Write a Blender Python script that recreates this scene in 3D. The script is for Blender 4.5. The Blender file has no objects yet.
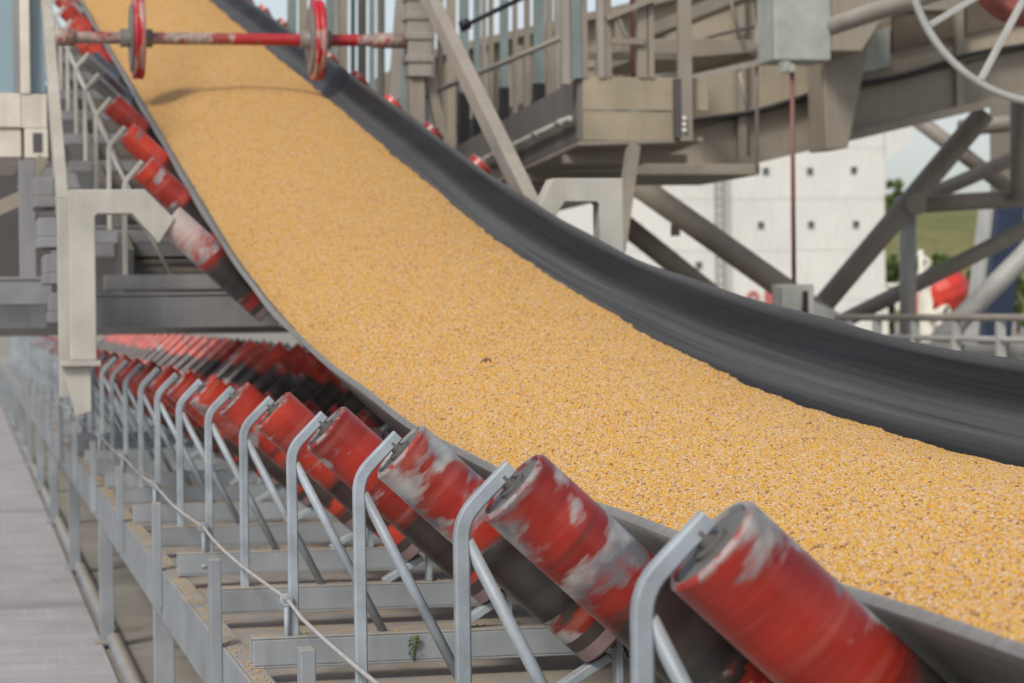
import bpy, bmesh, math, random
from mathutils import Vector, Matrix
random.seed(7)
R = math.radians
SC = bpy.context.scene
COL = SC.collection

# ------------------------------------------------------------------ camera, sky, sun, exposure
ZC = 1.87                                   # eye height over the concrete floor
F, CX, CY = 2560.0, 512.0, 341.5            # focal length in pixels of the 1024 x 683 picture
yaw, pitch, roll = math.atan(548/F), -math.atan(32.1/F), 0.012
fwd = Vector((math.sin(yaw)*math.cos(pitch), math.cos(yaw)*math.cos(pitch), math.sin(pitch)))
r0 = Vector((math.cos(yaw), -math.sin(yaw), 0)); u0 = r0.cross(fwd)
cr, sr = math.cos(roll), math.sin(roll)
RT = r0*cr - u0*sr; UP = u0*cr + r0*sr
cd = bpy.data.cameras.new('camera'); cam = bpy.data.objects.new('camera', cd); COL.objects.link(cam)
M = Matrix((RT, UP, -fwd)).transposed().to_4x4(); M.translation = Vector((0, 0, ZC)); cam.matrix_world = M
cd.sensor_width = 36; cd.lens = F*36/1024; cd.clip_start = 0.1; cd.clip_end = 5000
cd.dof.use_dof = True; cd.dof.focus_distance = 5.6; cd.dof.aperture_fstop = 7.0
SC.camera = cam

SUN_DIR = Vector((0.50, 0.62, -0.72)).normalized()      # the way the light travels
w = bpy.data.worlds.new('World'); SC.world = w; w.use_nodes = True
wn = w.node_tree; bg = wn.nodes['Background']
sky = wn.nodes.new('ShaderNodeTexSky'); sky.sky_type = 'NISHITA'; sky.sun_disc = False
sky.sun_elevation = math.asin(-SUN_DIR.z); sky.sun_rotation = math.atan2(-SUN_DIR.x, -SUN_DIR.y)
sky.air_density = 1.0; sky.dust_density = 2.0; sky.ozone_density = 1.0
hs = wn.nodes.new('ShaderNodeHueSaturation'); hs.inputs['Saturation'].default_value = .5; hs.inputs['Value'].default_value = 1.08   # thin high cloud whitens the sky
wn.links.new(sky.outputs[0], hs.inputs['Color']); wn.links.new(hs.outputs[0], bg.inputs[0]); bg.inputs[1].default_value = 0.115
sd = bpy.data.lights.new('sun', 'SUN'); sd.energy = 2.0; sd.angle = R(14); sd.color = (1, .95, .87)
so = bpy.data.objects.new('sun', sd); COL.objects.link(so)
so.rotation_euler = SUN_DIR.to_track_quat('-Z', 'Y').to_euler(); so.location = (-8, -8, 12)
SC.view_settings.view_transform = 'Standard'; SC.view_settings.look = 'None'
SC.view_settings.exposure = 0.2; SC.view_settings.gamma = 1

# ------------------------------------------------------------------ helpers
def at(px, py, Y):                          # the point of the plane at distance Y seen at a pixel (height over eye level)
    d = fwd + RT*((px-CX)/F) - UP*((py-CY)/F)
    return d*(Y/d.y)

class MB:
    def __init__(s): s.v = []; s.f = []; s.sm = []; s.at = None
    def add(s, vs, fs, smooth=False):
        o = len(s.v); s.v += [Vector(p) for p in vs]; s.f += [tuple(i+o for i in f) for f in fs]; s.sm += [smooth]*len(fs)
    def box(s, x0, x1, y0, y1, z0, z1):
        s.add([(x, y, z) for x in (x0, x1) for y in (y0, y1) for z in (z0, z1)],
              [(0,1,3,2),(4,6,7,5),(0,4,5,1),(2,3,7,6),(0,2,6,4),(1,5,7,3)]); return s
    def bar(s, a, b, w, h, up=(0, 1, 0)):   # square bar from a to b; w across, h along 'up'
        a, b = Vector(a), Vector(b); t = (b-a).normalized(); u = Vector(up); u = (u - t*u.dot(t)).normalized(); n = t.cross(u)
        vs = [p + n*(i*w/2) + u*(j*h/2) for p in (a, b) for i, j in ((-1,-1),(1,-1),(1,1),(-1,1))]
        s.add(vs, [(0,3,2,1),(4,5,6,7),(0,1,5,4),(1,2,6,5),(2,3,7,6),(3,0,4,7)]); return s
    def tube(s, pts, r, n=12, caps=True, r2=None):
        pts = [Vector(p) for p in pts]; m = len(pts); o = len(s.v); pu = None
        for i, p in enumerate(pts):
            t = (pts[min(i+1, m-1)] - pts[max(i-1, 0)]).normalized()
            if pu is None: pu = Vector((0, 0, 1)) if abs(t.z) < .9 else Vector((1, 0, 0))
            u = (pu - t*pu.dot(t)).normalized(); pu = u; q = t.cross(u)
            rr = r if r2 is None else r + (r2-r)*i/(m-1)
            s.v += [p + (u*math.cos(k*2*math.pi/n) + q*math.sin(k*2*math.pi/n))*rr for k in range(n)]
        for i in range(m-1):
            for k in range(n):
                a = o+i*n+k; b = o+i*n+(k+1) % n
                s.f.append((a, b, b+n, a+n)); s.sm.append(True)
        if caps:
            s.f.append(tuple(o+k for k in reversed(range(n)))); s.sm.append(False)
            s.f.append(tuple(o+(m-1)*n+k for k in range(n))); s.sm.append(False)
        return s
    def sweep(s, prof, path):               # profile (n, y) swept along a path in an XZ plane
        P = [Vector(p) for p in path]; m = len(P); n = len(prof); o = len(s.v)
        for i, p in enumerate(P):
            t = (P[min(i+1, m-1)] - P[max(i-1, 0)]).normalized(); q = Vector((t.z, 0, -t.x))
            s.v += [p + q*a + Vector((0, b, 0)) for a, b in prof]
        for i in range(m-1):
            for k in range(n):
                a = o+i*n+k; b = o+i*n+(k+1) % n; s.f.append((a, a+n, b+n, b)); s.sm.append(True)
        s.f.append(tuple(o+k for k in range(n))); s.sm.append(False)
        s.f.append(tuple(o+(m-1)*n+k for k in reversed(range(n)))); s.sm.append(False)
        return s
    def prism(s, poly, ext):                # flat outline pushed along ext
        e = Vector(ext); n = len(poly); P = [Vector(p) for p in poly]
        s.add(P + [p+e for p in P], [tuple(range(n)), tuple(reversed(range(n, 2*n)))] + [(i, i+n, (i+1) % n+n, (i+1) % n) for i in range(n)]); return s
    def disc(s, c, ax, r, t, n=40, r2=None):
        c, ax = Vector(c), Vector(ax).normalized(); s.tube([c-ax*t/2, c+ax*t/2], r, n); return s
    def ring(s, c, ax, ro, ri, t, n=48, bev=0.0):
        c, ax = Vector(c), Vector(ax).normalized(); u = ax.orthogonal().normalized(); q = ax.cross(u); o = len(s.v)
        prof = [(ri, -t/2), (ro-bev, -t/2), (ro, -t/2+bev), (ro, t/2-bev), (ro-bev, t/2), (ri, t/2)]; m = len(prof)
        for k in range(n):
            a = k*2*math.pi/n; d = u*math.cos(a)+q*math.sin(a)
            s.v += [c + d*rr + ax*h for rr, h in prof]
        for k in range(n):
            for i in range(m):
                a = o+k*m; b = o+((k+1) % n)*m; s.f.append((a+i, b+i, b+(i+1) % m, a+(i+1) % m)); s.sm.append(i == 2)
        return s
    def build(s, name, mat, parent=None, bevel=0, loc=None):
        base = Vector(loc) if loc is not None else Vector((0, 0, 0))
        if parent is not None: base = parent['_b'] if False else BASE[parent.name]
        me = bpy.data.meshes.new(name)
        me.from_pydata([tuple(p-base) for p in s.v], [], s.f)
        me.polygons.foreach_set('use_smooth', s.sm)
        bm = bmesh.new(); bm.from_mesh(me); bmesh.ops.recalc_face_normals(bm, faces=bm.faces); bm.to_mesh(me); bm.free()
        if s.at:
            a = me.attributes.new('rc', 'FLOAT_VECTOR', 'POINT'); a.data.foreach_set('vector', [c for p in s.at for c in p])
        me.materials.append(mat)
        o = bpy.data.objects.new(name, me); COL.objects.link(o)
        if parent is not None: o.parent = parent
        else: o.location = base + Vector((0, 0, ZC))
        BASE[o.name] = base
        if bevel:
            m = o.modifiers.new('bevel', 'BEVEL'); m.width = bevel; m.segments = 2; m.limit_method = 'ANGLE'; m.angle_limit = R(40)
        return o
BASE = {}
def tag(o, label=None, cat=None, group=None, kind=None):
    for k, v in (('label', label), ('category', cat), ('group', group), ('kind', kind)):
        if v: o[k] = v
    return o
def thing(name, loc, label, cat, group=None):
    o = bpy.data.objects.new(name, None); COL.objects.link(o); o.empty_display_size = .2
    o.location = Vector(loc) + Vector((0, 0, ZC)); BASE[o.name] = Vector(loc)
    return tag(o, label, cat, group)
def dup(root, delta, label=None, group=None):
    def cp(o, par):
        c = o.copy(); COL.objects.link(c)
        if par: c.parent = par; c.matrix_parent_inverse = o.matrix_parent_inverse.copy()
        for ch in KIDS.get(o.name, []): cp(ch, c)
        return c
    c = cp(root, None); c.location = root.location + Vector(delta)
    if label: c['label'] = label
    if group: c['group'] = group
    return c
KIDS = {}
def note_kids(root):
    ch = [o for o in COL.objects if o.parent == root]; KIDS[root.name] = ch
    for c in ch: note_kids(c)

# ------------------------------------------------------------------ materials
class NT:
    def __init__(s, name):
        s.m = bpy.data.materials.new(name); s.m.use_nodes = True; s.t = s.m.node_tree; s.b = s.t.nodes['Principled BSDF']
    def n(s, typ, ins=None, **kw):
        x = s.t.nodes.new(typ)
        for k, v in kw.items(): setattr(x, k, v)
        for k, v in (ins or {}).items():
            if hasattr(v, 'is_output'): s.t.links.new(v, x.inputs[k])
            else: x.inputs[k].default_value = v
        return x
    def noise(s, vec, scale, detail=4, rough=.55, dist=0):
        return s.n('ShaderNodeTexNoise', {'Vector': vec, 'Scale': scale, 'Detail': detail, 'Roughness': rough, 'Distortion': dist}).outputs[0]
    def ramp(s, fac, stops, interp='LINEAR'):
        x = s.n('ShaderNodeValToRGB', {'Fac': fac}); cr_ = x.color_ramp; cr_.interpolation = interp
        while len(cr_.elements) < len(stops): cr_.elements.new(.5)
        for e, (p, c) in zip(cr_.elements, stops): e.position = p; e.color = (c, c, c, 1) if isinstance(c, (int, float)) else (*c, 1)
        return x.outputs[0]
    def mix(s, fac, a, b, mode='MIX'):
        x = s.n('ShaderNodeMix', data_type='RGBA', blend_type=mode)
        for i, v in ((0, fac), (6, a), (7, b)):
            if hasattr(v, 'is_output'): s.t.links.new(v, x.inputs[i])
            else: x.inputs[i].default_value = v if i == 0 else (*v, 1)
        return x.outputs[2]
    def math(s, op, a, b=0.0, clamp=False):
        x = s.n('ShaderNodeMath', operation=op, use_clamp=clamp)
        for i, v in enumerate((a, b)):
            if hasattr(v, 'is_output'): s.t.links.new(v, x.inputs[i])
            else: x.inputs[i].default_value = v
        return x.outputs[0]
    def mapv(s, vec, scale=(1, 1, 1), loc=None):
        x = s.n('ShaderNodeMapping', {'Vector': vec, 'Scale': scale})
        if loc is not None: s.t.links.new(loc, x.inputs['Location'])
        return x.outputs[0]
    def bump(s, h, strength=.3, dist=.01):
        x = s.n('ShaderNodeBump', {'Height': h, 'Strength': strength, 'Distance': dist}); s.t.links.new(x.outputs[0], s.b.inputs['Normal'])
    def set(s, col=None, rough=None, **kw):
        for k, v in {'Base Color': col, 'Roughness': rough, **kw}.items():
            if v is None: continue
            if hasattr(v, 'is_output'): s.t.links.new(v, s.b.inputs[k])
            else: s.b.inputs[k].default_value = (*v, 1) if isinstance(v, tuple) else v
        return s.m

def paint(name, col, rough=.5, dust=.5, rust=.25, var=.18, scale=3.0, dustcol=(.42, .33, .21)):
    """weathered paint: uneven tone, run-down streaks, small rust spots, grain dust lying on ledges"""
    k = NT(name); geo = k.n('ShaderNodeNewGeometry'); pos = geo.outputs['Position']
    rnd = k.n('ShaderNodeObjectInfo').outputs['Random']
    pv = k.mapv(pos, (1, 1, 1), k.math('MULTIPLY', rnd, 9.0))
    n1 = k.noise(pv, scale, 6, .6); st = k.noise(k.mapv(pv, (14, 14, 1.2)), 1.0, 3)
    lo = tuple(c*(1-var) for c in col); hi = tuple(min(1, c*(1+var)) for c in col)
    c = k.mix(k.ramp(n1, [(.3, 0), (.7, 1)]), lo, hi)
    c = k.mix(k.math('MULTIPLY', k.ramp(st, [(.5, 0), (.75, 1)]), .35), c, tuple(x*.6 for x in (col[0], col[1]*.93, col[2]*.85)))
    if rust:
        rs = k.noise(pv, 11, 8, .7); c = k.mix(k.math('MULTIPLY', k.ramp(rs, [(.66, 0), (.72, 1)]), rust), c, (.16, .075, .035))
    if dust:
        nz = k.n('ShaderNodeSeparateXYZ', {0: geo.outputs['Normal']}).outputs[2]
        dn = k.math('MULTIPLY', k.ramp(nz, [(.6, 0), (.9, 1)]), k.ramp(k.noise(pv, 7, 6, .65), [(.35, .15), (.62, 1)]))
        c = k.mix(k.math('MULTIPLY', dn, dust), c, dustcol)
    k.bump(k.noise(pv, 60, 4), .12, .004)
    return k.set(c, k.math('ADD', k.math('MULTIPLY', n1, .25), rough-.12))

MT = {}
MT['frame'] = paint('frame paint', (.245, .265, .285), .5, .85, .35, .22)
MT['bracket'] = paint('bracket paint', (.29, .33, .365), .45, .4, .6, .28, 9)
MT['cream'] = paint('cream machine paint', (.43, .41, .365), .5, .4, .25)
MT['cabin'] = paint('cabin paint', (.62, .57, .49), .5, .2, .15)
MT['grey'] = paint('grey machine paint', (.22, .22, .225), .55, .4, .3)
MT['darkgrey'] = paint('dark machine paint', (.075, .072, .07), .6, .3, .3)
MT['tan'] = paint('tan gallery cladding', (.335, .285, .215), .6, .2, .4, .12, 1.2)
MT['brown'] = paint('dusty beige steel', (.262, .228, .182), .6, .3, .45, .15, 1.5)
MT['tubes'] = paint('dusty grey brown tube', (.305, .275, .24), .55, .3, .3, .15, 1.5)
MT['darkbrown'] = paint('brown recess shade', (.11, .085, .06), .6, 0, .3)
MT['panelgrey'] = paint('grey brown panel', (.15, .135, .12), .6, 0, .4)
MT['lighttube'] = paint('pale grey tube', (.42, .42, .40), .5, .2, .2)
MT['olive'] = paint('ochre platform plate', (.335, .285, .20), .6, .2, .3)
MT['teal'] = paint('grey green post', (.20, .245, .24), .5, .1, .25)
MT['boxgrey'] = paint('grey green box', (.36, .38, .34), .5, .2, .5, .15, 6)
MT['hose'] = m_hose = paint('faded red hose', (.36, .11, .095), .6, 0, 0)
MT['redpaint'] = paint('red pipe paint', (.21, .085, .075), .5, .1, .3)
MT['navy'] = paint('navy paint', (.022, .035, .07), .45, .1, .2)
MT['rope'] = paint('grey cord', (.42, .40, .38), .7, 0, 0, .2, 60)
MT['white'] = paint('white cladding', (.69, .68, .635), .6, 0, .08, .07, .25)
MT['signred'] = paint('sign red', (.50, .12, .12), .5, 0, 0)
MT['bright_red'] = paint('bright red machine', (.62, .05, .03), .4, 0, .1)
MT['whitepaint'] = paint('white painted steel', (.75, .72, .62), .5, 0, .2)

def m_plain(name, col, rough=.6, **kw):
    k = NT(name); return k.set(col, rough, **kw)
MT['endplate'] = paint('dirty end plate', (.12, .115, .11), .5, 0, .5)
MT['black'] = m_plain('black steel', (.018, .018, .019), .5)
MT['glass'] = m_plain('blue glass', (.24, .33, .38), .25)
MT['winglass'] = m_plain('dark window', (.34, .34, .32), .3)

def m_roll(name, bare=0.0, faded=0.0, lo_=(.18, .010, .007), hi_=(.37, .024, .012)):
    k = NT(name); rc = k.n('ShaderNodeAttribute', attribute_name='rc').outputs['Vector']
    rnd = k.n('ShaderNodeObjectInfo').outputs['Random']
    off = k.n('ShaderNodeCombineXYZ', {0: k.math('MULTIPLY', rnd, 37.0), 1: k.math('MULTIPLY', rnd, 91.0), 2: k.math('MULTIPLY', rnd, 53.0)}).outputs[0]
    u = k.n('ShaderNodeSeparateXYZ', {0: rc}).outputs[0]
    add = lambda v: k.n('ShaderNodeVectorMath', {0: v, 1: off}, operation='ADD').outputs[0]
    wrap = add(k.mapv(rc, (7, 4.2, 4.2))); smear = add(k.mapv(rc, (32, 8, 8))); ring = add(k.mapv(rc, (95, 2.5, 2.5))); ring2 = add(k.mapv(rc, (15, 1.3, 1.3)))
    patch = k.noise(wrap, 1.0, 3, .5, .2); sm = k.noise(smear, 1.0, 4, .6); streak = k.noise(ring, 1.0, 3); wide = k.noise(ring2, 1.0, 3)
    c = k.mix(k.ramp(k.noise(wrap, .7, 4), [(.38, 0), (.62, 1)]), lo_, hi_)
    c = k.mix(k.math('MULTIPLY', k.ramp(streak, [(.4, 0), (.75, 1)]), .14), c, (.50, .10, .06))
    c = k.mix(k.math('MULTIPLY', k.ramp(wide, [(.54, 0), (.72, 1)]), .55), c, (.46, .16, .12))         # rubbed pink rings
    c = k.mix(k.math('MULTIPLY', k.ramp(wide, [(.31, 1), (.42, 0)]), .8), c, (.055, .024, .018))       # dark oily rings
    pt = k.math('ADD', k.math('ADD', patch, k.math('MULTIPLY', k.math('SUBTRACT', sm, .5), .34)), k.math('MULTIPLY', k.math('SUBTRACT', rnd, .5), .08))
    grey = k.ramp(k.math('ADD', pt, bare), [(.54, 0), (.60, .75), (.68, 1)])
    c = k.mix(grey, c, k.mix(k.ramp(k.noise(wrap, 1.6, 4), [(.42, 0), (.6, 1)]), (.12, .145, .165), (.42, .42, .40)))   # bare steel smears
    if faded: c = k.mix(k.math('MULTIPLY', k.ramp(k.math('ADD', u, k.math('MULTIPLY', k.math('SUBTRACT', sm, .5), .3)), [(.10, 1), (.24, 0)]), faded), c, (.50, .40, .37))
    rim = k.ramp(u, [(0, 1), (.006, .9), (.012, 0)]); c = k.mix(k.math('MULTIPLY', rim, k.ramp(k.noise(wrap, 6, 3), [(.48, 0), (.56, .8)])), c, (.30, .29, .28))
    ud = k.math('ADD', u, k.math('ADD', k.math('MULTIPLY', k.math('SUBTRACT', sm, .5), .13), k.math('MULTIPLY', k.math('SUBTRACT', rnd, .5), .05)))
    black = k.ramp(k.math('MULTIPLY', ud, 1.5), [(.42, 0), (.49, 1), (.785, 1), (.80, 0)])
    c = k.mix(k.math('MULTIPLY', black, .96), c, k.mix(k.ramp(wide, [(.35, 0), (.7, 1)]), (.014, .014, .014), (.042, .041, .041)))   # belt rubber rubbed on
    band = k.ramp(k.math('MULTIPLY', u, 1.5), [(0, 0), (.865, 0), (.867, 1), (.91, 1), (.912, 0)], 'CONSTANT')
    c = k.mix(band, c, (.05, .035, .03))
    end = k.ramp(k.math('MULTIPLY', u, 1.5), [(.91, 0), (.912, 1)], 'CONSTANT')
    c = k.mix(end, c, (.22, .15, .15))
    k.bump(k.math('ADD', k.math('MULTIPLY', streak, .3), k.math('MULTIPLY', sm, .5)), .12, .001)
    rg = k.math('ADD', k.math('MULTIPLY', sm, .35), .20)
    return k.set(c, rg, **{'Coat Weight': .12, 'Coat Roughness': .15})
MT['roll'] = m_roll('worn red roller', .02); MT['roll_plain'] = m_roll('red roller', -.07, 0, (.24, .014, .009), (.52, .042, .018)); MT['roll_faded'] = m_roll('faded red roller', -.05, .9)
def m_silver():
    k = NT('polished roller'); rc = k.n('ShaderNodeAttribute', attribute_name='rc').outputs['Vector']
    s = k.noise(k.mapv(rc, (70, 4, 4)), 1, 3)
    return k.set(k.mix(s, (.10, .10, .10), (.32, .31, .30)), .22, Metallic=.85)
MT['silver'] = m_silver()

def m_belt():
    k = NT('belt rubber'); pos = k.n('ShaderNodeNewGeometry').outputs['Position']
    lon = k.noise(k.mapv(pos, (170, .5, 0)), 1.0, 4, .6); lon2 = k.noise(k.mapv(pos, (45, .35, 0)), 1.0, 4)
    sp = k.noise(pos, 40, 6, .7); big = k.noise(k.mapv(pos, (5, .6, 5)), 1.0, 3)
    c = k.mix(k.ramp(lon, [(.35, 0), (.75, 1)]), (.008, .0075, .007), (.020, .0185, .0175))
    edge = k.n('ShaderNodeAttribute', attribute_name='sheen_wear').outputs['Fac']
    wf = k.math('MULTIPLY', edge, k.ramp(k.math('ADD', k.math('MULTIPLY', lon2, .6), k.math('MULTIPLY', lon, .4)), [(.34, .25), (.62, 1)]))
    c = k.mix(wf, c, (.088, .087, .086))       # painted sky reflection on the far wall; grey rub on the near edge
    du = k.n('ShaderNodeAttribute', attribute_name='dusty').outputs['Fac']
    c = k.mix(k.math('MULTIPLY', du, k.ramp(k.math('ADD', k.math('MULTIPLY', sp, .5), k.math('MULTIPLY', lon2, .5)), [(.34, .45), (.6, 1)])), c, (.29, .282, .27))   # grain dust on the lip
    c = k.mix(k.math('MULTIPLY', k.ramp(sp, [(.60, 0), (.72, 1)]), .18), c, (.17, .155, .13))
    k.bump(k.math('ADD', lon, k.math('MULTIPLY', sp, .3)), .3, .003)
    return k.set(c, k.math('ADD', k.math('MULTIPLY', big, .3), .38), **{'Specular IOR Level': .16})
MT['belt'] = m_belt()

CORN = [(0, (.57, .24, .018)), (.20, (.60, .355, .035)), (.42, (.56, .335, .095)), (.65, (.56, .345, .165)), (.87, (.60, .435, .29)), (.955, (.36, .20, .10)), (1, (.17, .075, .03))]
def m_corn():
    k = NT('corn bed'); pos = k.n('ShaderNodeNewGeometry').outputs['Position']
    v = k.n('ShaderNodeTexVoronoi', {'Vector': pos, 'Scale': 140.0}); cell = k.n('ShaderNodeSeparateColor', {0: v.outputs['Color']}).outputs[0]
    big = k.noise(pos, 5, 4)
    c = k.ramp(cell, CORN); c = k.mix(k.math('MULTIPLY', k.ramp(big, [(.35, 0), (.7, 1)]), .22), c, (.53, .33, .125))
    c = k.mix(k.ramp(v.outputs['Distance'], [(.0045, 0), (.0075, .55)]), c, (.45, .26, .085))
    k.bump(v.outputs['Distance'], -.9, .004)
    return k.set(c, .55)
MT['corn'] = m_corn()
def m_kernel():
    k = NT('corn kernel'); rnd = k.n('ShaderNodeObjectInfo').outputs['Random']
    c = k.ramp(rnd, CORN)
    return k.set(c, .42, **{'Specular IOR Level': .4})
MT['kernel'] = m_kernel()

def m_floor():
    k = NT('dusty concrete'); pos = k.n('ShaderNodeNewGeometry').outputs['Position']
    a = k.noise(pos, .8, 6, .6); b = k.noise(pos, 9, 6, .65); d = k.noise(pos, 2.2, 5, .6)
    c = k.mix(k.ramp(a, [(.3, 0), (.7, 1)]), (.23, .21, .185), (.33, .305, .27)); c = k.mix(k.math('MULTIPLY', b, .4), c, (.33, .29, .22))
    c = k.mix(k.math('MULTIPLY', k.ramp(d, [(.56, 0), (.68, 1)]), .55), c, (.13, .10, .07))
    k.bump(b, .3, .01); return k.set(c, .85)
MT['floor'] = m_floor()
def m_walk():
    k = NT('worn walkway'); pos = k.n('ShaderNodeNewGeometry').outputs['Position']
    a = k.noise(pos, 1.6, 6, .6); b = k.noise(k.mapv(pos, (2.0, 26, 1)), 1, 5, .6); d = k.noise(pos, 4, 5, .65); g = k.noise(k.mapv(pos, (30, 1.2, 1)), 1, 3)
    c = k.mix(k.ramp(a, [(.3, 0), (.7, 1)]), (.33, .31, .315), (.46, .435, .44)); c = k.mix(k.math('MULTIPLY', k.ramp(b, [(.5, 0), (.72, 1)]), .35), c, (.27, .25, .27))
    c = k.mix(k.math('MULTIPLY', k.ramp(d, [(.58, 0), (.72, 1)]), .4), c, (.30, .24, .17)); c = k.mix(k.math('MULTIPLY', k.ramp(g, [(.55, 0), (.7, 1)]), .25), c, (.6, .57, .55))
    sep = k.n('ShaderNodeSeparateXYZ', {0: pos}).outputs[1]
    band_pos = k.math('ADD', k.math('MULTIPLY', sep, .125), k.math('MULTIPLY', k.noise(pos, 3, 3), .012))
    joint = k.ramp(k.math('FRACT', k.math('SUBTRACT', band_pos, .04)), [(0, 0), (.008, .9), (.02, 1), (.05, .35), (.07, 0)])  # wide soft-edged dark bands across the walkway at even spacing
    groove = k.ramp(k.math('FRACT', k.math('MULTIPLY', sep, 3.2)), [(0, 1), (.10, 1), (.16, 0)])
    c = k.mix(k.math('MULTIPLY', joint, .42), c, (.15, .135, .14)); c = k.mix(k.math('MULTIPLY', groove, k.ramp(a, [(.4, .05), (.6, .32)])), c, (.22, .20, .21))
    k.bump(k.math('ADD', b, d), .25, .008); return k.set(c, .8)
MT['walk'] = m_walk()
def m_hill():
    k = NT('grass hill'); pos = k.n('ShaderNodeNewGeometry').outputs['Position']
    a = k.noise(k.mapv(pos, (.02, .02, .09)), 1, 6, .6); b = k.noise(pos, .25, 6, .65)
    c = k.mix(k.ramp(a, [(.35, 0), (.65, 1)]), (.13, .14, .035), (.22, .19, .07)); c = k.mix(k.ramp(b, [(.5, 0), (.65, .8)]), c, (.09, .11, .025))
    return k.set(c, .95)
MT['hill'] = m_hill()
def m_leaf(name, c1, c2):
    k = NT(name); r = k.n('ShaderNodeNewGeometry').outputs['Random Per Island']
    return k.set(k.mix(r, c1, c2), .6)
MT['leaf'] = m_leaf('tree leaves', (.05, .085, .015), (.14, .19, .04)); MT['weed'] = m_leaf('weed leaves', (.05, .09, .02), (.13, .17, .04))
MT['bark'] = m_plain('bark', (.10, .075, .05), .9)
def m_wheelpaint(name, cols):
    k = NT(name); pos = k.n('ShaderNodeNewGeometry').outputs['Position']
    a = k.noise(k.mapv(pos, (4.5, 2, 2)), 1.3, 3, .5)
    c = k.ramp(a, [(.3, cols[0]), (.44, cols[0]), (.47, cols[1]), (.55, cols[1]), (.58, cols[2]), (.75, cols[2])])
    return k.set(c, .4)
def m_shaft():
    k = NT('worn red white shaft'); pos = k.n('ShaderNodeNewGeometry').outputs['Position']; x = k.n('ShaderNodeSeparateXYZ', {0: pos}).outputs[0]
    a = k.noise(k.mapv(pos, (7, 5, 5)), 1.3, 4, .6); f = k.noise(k.mapv(pos, (14, 22, 22)), 1, 4)
    c = k.ramp(a, [(.36, (.30, .045, .04)), (.42, (.42, .33, .28)), (.50, (.22, .16, .14)), (.56, (.46, .38, .32)), (.64, (.30, .07, .06))])
    r = k.ramp(k.math('ADD', x, k.math('MULTIPLY', k.math('SUBTRACT', a, .5), .9)), [(.0, 0), (.45, 0)])
    red = k.math('MULTIPLY', k.math('GREATER_THAN', k.math('ADD', x, k.math('MULTIPLY', k.math('SUBTRACT', a, .5), .5)), 1.86), k.math('LESS_THAN', x, 2.75))
    c = k.mix(red, c, (.40, .018, .025)); c = k.mix(k.math('MULTIPLY', k.ramp(f, [(.52, 0), (.68, 1)]), .5), c, (.16, .11, .10))
    return k.set(c, .45)
MT['shaftpaint'] = m_shaft()
MT['wheelred'] = m_wheelpaint('worn red wheel', [(.50, .02, .03), (.46, .025, .035), (.45, .25, .22)])
MT['wheelgrey'] = paint('grey wheel face', (.19, .17, .155), .5, 0, .3)

# ------------------------------------------------------------------ belt line shared by belt, grain and idlers
XC = 1.87
def rise(Y): return 0.0 if Y < 4.2 else (.0114*(Y-4.2)**2 if Y < 13 else .0114*8.8**2 + .2006*(Y-13))

# ------------------------------------------------------------------ setting
FZ = -ZC
g = MB(); n = 60
g.add([(-900, -60, FZ), (900, -60, FZ), (900, 1600, FZ), (-900, 1600, FZ)], [(0, 1, 2, 3)])
tag(g.build('ground', MT['floor']), kind='structure')
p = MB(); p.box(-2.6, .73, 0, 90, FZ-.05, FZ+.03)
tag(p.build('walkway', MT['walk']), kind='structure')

def hill(name, xs, ys, hfun, mat):
    h = MB(); nx, ny = len(xs), len(ys)
    h.add([(x, y, hfun(x, y)) for y in ys for x in xs], [(j*nx+i, j*nx+i+1, (j+1)*nx+i+1, (j+1)*nx+i) for j in range(ny-1) for i in range(nx-1)], True)
    return tag(h.build(name, mat), kind='structure')
hp = [random.uniform(0, 6) for _ in range(6)]
def hh(x, y):
    t = min(1, max(0, (y-230)/260)); t = t*t*(3-2*t)
    return FZ - .3 + t*(24 + 4*math.sin(x/60+hp[0]) + 2*math.sin(x/23+hp[1]) + 1.5*math.sin(y/40+hp[2]))
hill('hill', [-400+i*14 for i in range(80)], [215+j*12 for j in range(32)], hh, MT['hill'])

# ------------------------------------------------------------------ conveyor frame
cf = thing('roller_conveyor', (XC, 1, FZ), 'long grey steel conveyor frame on legs, running below the empty red rollers', 'conveyor')
for s in (-1, 1):
    mx = lambda x: XC + s*(XC-x) if s == 1 else x
    st = MB(); a, b = sorted((mx(.705), mx(.772)))
    wx = sorted((mx(.705), mx(.717)))
    st.box(wx[0], wx[1], 1.0, 95, -1.139, -.951)                       # channel: web and two flanges
    f_ = sorted((mx(.7175), mx(.772)))
    st.box(f_[0], f_[1], 1.0, 95, -.965, -.9505); st.box(f_[0], f_[1], 1.0, 95, -1.139, -1.125)
    st.build('stringer', MT['frame'], cf, .003)
    for k in range(-1, 18):
        y = 10.25+4.25*k
        l = MB(); xa = mx(.765)
        l.box(min(mx(.722), mx(.80)), max(mx(.722), mx(.80)), y-.045, y+.045, FZ+.042, -1.141)
        l.box(min(mx(.69), mx(.83)), max(mx(.69), mx(.83)), y-.08, y+.08, FZ+.031, FZ+.0415)
        l.build('leg', MT['frame'], cf, .004)
for y in (5.3, 7.3, 9.55, 11.85, 14.3, 16.7, 19.1, 21.5, 23.9, 26.3, 28.7, 31.1):
    q = MB(); q.box(.672, .7045, y-.03, y+.03, -1.09, -.70); q.build('stub_post', MT['frame'], cf, .003)
dk = MB()
yy = 1.0
while yy < 60:
    dk.box(.80, 2.94, yy+.006, yy+2.414, -1.003, -.995); dk.box(.80, 2.94, yy-.02, yy+.02, -1.03, -1.0035); yy += 2.42
dk.build('deck_plate', MT['frame'], cf)
tag(MB().tube([(.80, 2+i*2.0, FZ+.045) for i in range(45)], .042, 14).build('floor_pipe', MT['frame'], loc=(.8, 2, FZ)),
    'grey pipe lying along the walkway edge beneath the conveyor legs', 'pipe')

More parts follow.
